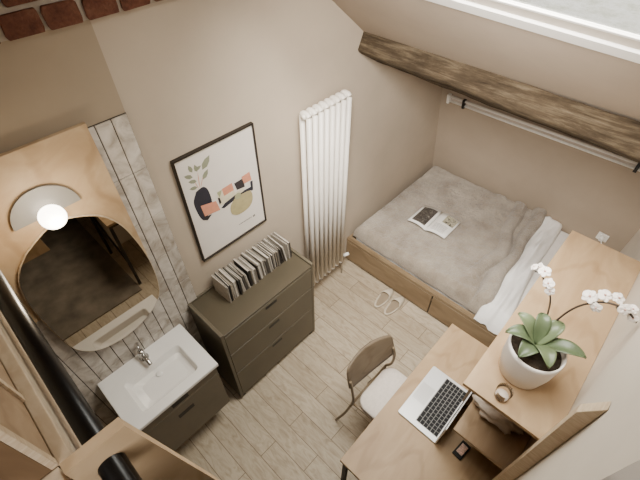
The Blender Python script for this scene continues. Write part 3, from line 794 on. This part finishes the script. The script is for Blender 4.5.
# ------------------------------------------------------------ chair
t = thing('desk_chair', 'khaki-framed chair with plywood back and pale seat pushed under desk', 'chair', (2.13, -1.15, 0))
def seatf(s, z): return [Vector((2.135+(p.x-2.135)*s, -1.215+(p.y+1.215)*s, z)) for p in rrect(1.965, 2.305, -1.395, -1.040, .075, 0, 8)]
b = B(); lp = [[b.bm.verts.new(p) for p in seatf(s, z)] for s, z in ((.94, .437), (1.0, .443), (1.0, .462), (.96, .472), (.6, .473))]
for a, c in zip(lp, lp[1:]):
    for k in range(len(a)): b.bm.faces.new([a[k], a[(k+1) % len(a)], c[(k+1) % len(a)], c[k]])
b.bm.faces.new(lp[0][::-1]); b.bm.faces.new(lp[-1]); b.build('seat', M['seat'], t, smooth=True)
def backf(u, v):
    x = 1.950+u*.362-.012*(1-v); q = 4*u*(1-u); e = abs(2*u-1)
    yt = -.972-.048*u+.040*q; yb = -1.014-.050*u+.006*q
    zt_ = .765+.040*q**.6; zb_ = .632-.010*q
    if e > .9:
        k = ((e-.9)/.1)**2; zt_ -= .020*k; zb_ += .018*k
    return Vector((x, yb+(yt-yb)*v, zb_+(zt_-zb_)*v))
B().grid(backf, 30, 10).build('backrest', M['chair_ply'], t, smooth=True, solid=.010)
rr = .0085
for s_, x in ((-1, 1.950), (1, 2.290)):
    # upright + rear leg
    B().tube(spline([(x, -1.000-.025*(s_+1), .70), (x, -1.018-.025*(s_+1), .63), (x, -1.035-.015*(s_+1), .52), (x+s_*.002, -1.030, .44)], 5), rr, 12).build('back_post', M['chair_metal'], t, smooth=True)
    B().tube(spline([(x+s_*.002, -1.030, .44), (x+s_*.004, -.985, .22), (x+s_*.010, -.925, .002)], 5), rr, 12).build('leg', M['chair_metal'], t, smooth=True)
    B().tube(spline([(x-s_*.012, -1.035, .428), (x-s_*.020, -1.20, .425), (x-s_*.012, -1.33, .42), (x-s_*.004, -1.385, .36), (x, -1.405, .15), (x, -1.41, .002)], 5), rr, 12).build('leg', M['chair_metal'], t, smooth=True)
B().tube([(1.945, -1.028, .432), (2.300, -1.028, .432)], rr*.9, 10).build('seat_rail', M['chair_metal'], t, smooth=True)
B().box(1.99, 2.28, -1.37, -1.06, .424, .438).build('seat_base', M['chair_ply'], t)

# ------------------------------------------------------------ curtain rail on far wall
t = thing('curtain_rail', 'white double rail with black clips beneath the oak beam', 'rail', (4.33, -.8, 1.2))
def wp(y, z, off): return (wallx(y, z)-off, y, z)
for z, r in ((1.222, .011), (1.178, .009)):
    B().tube([wp(-.095, z, .03), wp(-1.80, z+.06, .03)], r, 12).build('rail_tube', M['white_paint'], t, smooth=True)
b = B(); b.prism([Vector(wp(-.075, 1.16, .016)), Vector(wp(-1.80, 1.22, .016)), Vector(wp(-1.80, 1.285, .016)), Vector(wp(-.075, 1.228, .016))], (.010, 0, 0)); b.build('back_strip', plain('rail_grey', (206, 194, 182), .5), t)
for y in (-.235, -1.575):
    dz_ = .06*(-y-.075)/1.725
    b = B(); b.prism([Vector(wp(y, 1.155+dz_, .004)), Vector(wp(y-.022, 1.155+dz_, .004)), Vector(wp(y-.022, 1.235+dz_, .004)), Vector(wp(y, 1.235+dz_, .004))], (-.042, 0, 0)); b.build('clip', M['black'], t, bevel=.002)
b = B(); b.prism([Vector(wp(-.085, 1.155, .004)), Vector(wp(-.108, 1.155, .004)), Vector(wp(-.108, 1.240, .004)), Vector(wp(-.085, 1.240, .004))], (-.045, 0, 0)); b.build('end_cap', M['white_paint'], t, bevel=.003)
# socket by the bed head
t = thing('wall_socket', 'white wall socket low on the far wall past the shelf end', 'socket', (4.40, -1.66, .5))
b = B(); b.prism([Vector(wp(-1.625, .46, .002)), Vector(wp(-1.705, .46, .002)), Vector(wp(-1.705, .54, .002)), Vector(wp(-1.625, .54, .002))], (-.012, 0, 0)); b.build('socket_plate', M['white_paint'], t, bevel=.003)
B().tube([wp(-1.665, .50, .014), wp(-1.665, .50, .045)], .022, 16).build('plug', M['white_paint'], t, smooth=True)
B().tube(spline([wp(-1.665, .50, .045), wp(-1.69, .47, .07), wp(-1.73, .40, .05)], 5), .004, 8).build('power_cord', M['white_paint'], t, smooth=True)

# ------------------------------------------------------------ loft deck under the viewer, shaped and coloured dark to shade the mirrored floor
struct('loft_platform', B().prism([Vector(p) for p in ((-.6, -1.15, 1.96), (.85, -1.15, 1.96), (1.5, -1.86, 1.96), (1.5, -3.4, 1.96), (-.6, -3.4, 1.96))], (0, 0, .06)), plain('dark_deck_boards', (74, 58, 42), .8, var=.1))

# ------------------------------------------------------------ light
def area(name, loc, target, sx, sy, e, col):
    L = bpy.data.lights.new(name, 'AREA'); L.shape = 'RECTANGLE'; L.size = sx; L.size_y = sy; L.energy = e; L.color = col
    o = bpy.data.objects.new(name, L); C.objects.link(o); o.location = loc
    o.rotation_euler = (Vector(target)-Vector(loc)).to_track_quat('-Z', 'Y').to_euler(); return o
o = area('skylight_sun_glow', (2.45, -1.0, 3.25), (2.3, -.95, 0), 1.2, 1.3, 82, (1, .955, .89)); o.data.spread = math.radians(130)
o = area('ridge_fill', (1.85, -1.15, 2.86), (4.1, -.45, .6), .7, .7, 50, (1, .95, .885)); o.data.spread = math.radians(95)  # added fill light for the bed, no window at the ridge
area('loft_fill', (.35, -1.95, 2.70), (2.2, -.5, .6), .9, .9, 24, (1, .95, .89))  # added soft fill from the loft side, not a real window
W = bpy.data.worlds.new('sky'); bpy.context.scene.world = W; W.use_nodes = True
bg = W.node_tree.nodes['Background']; bg.inputs[0].default_value = (1, .965, .92, 1); bg.inputs[1].default_value = 2.3

# ------------------------------------------------------------ camera
cam = bpy.data.cameras.new('camera'); co = bpy.data.objects.new('camera', cam); C.objects.link(co)
yaw, pit, rol, f = -0.8112739125628441, 0.8057512251219614, -0.006342095620201605, 400.65827630426196
F = Vector((-math.sin(yaw)*math.cos(pit), math.cos(yaw)*math.cos(pit), -math.sin(pit)))
r = F.cross(Vector((0, 0, 1))).normalized(); u = r.cross(F)
R = math.cos(rol)*r+math.sin(rol)*u; U = -math.sin(rol)*r+math.cos(rol)*u
mt = Matrix((R, U, -F)).transposed().to_4x4(); mt.translation = Vector((1.124482, -1.556542, 2.873616))
co.matrix_world = mt
cam.sensor_width = 36; cam.lens = f*36/640; cam.clip_start = .02; cam.clip_end = 100
bpy.context.scene.camera = co
vs_ = bpy.context.scene.view_settings
vs_.view_transform = 'AgX'
try: vs_.look = 'AgX - Base Contrast'
except Exception: pass
vs_.exposure = -0.05
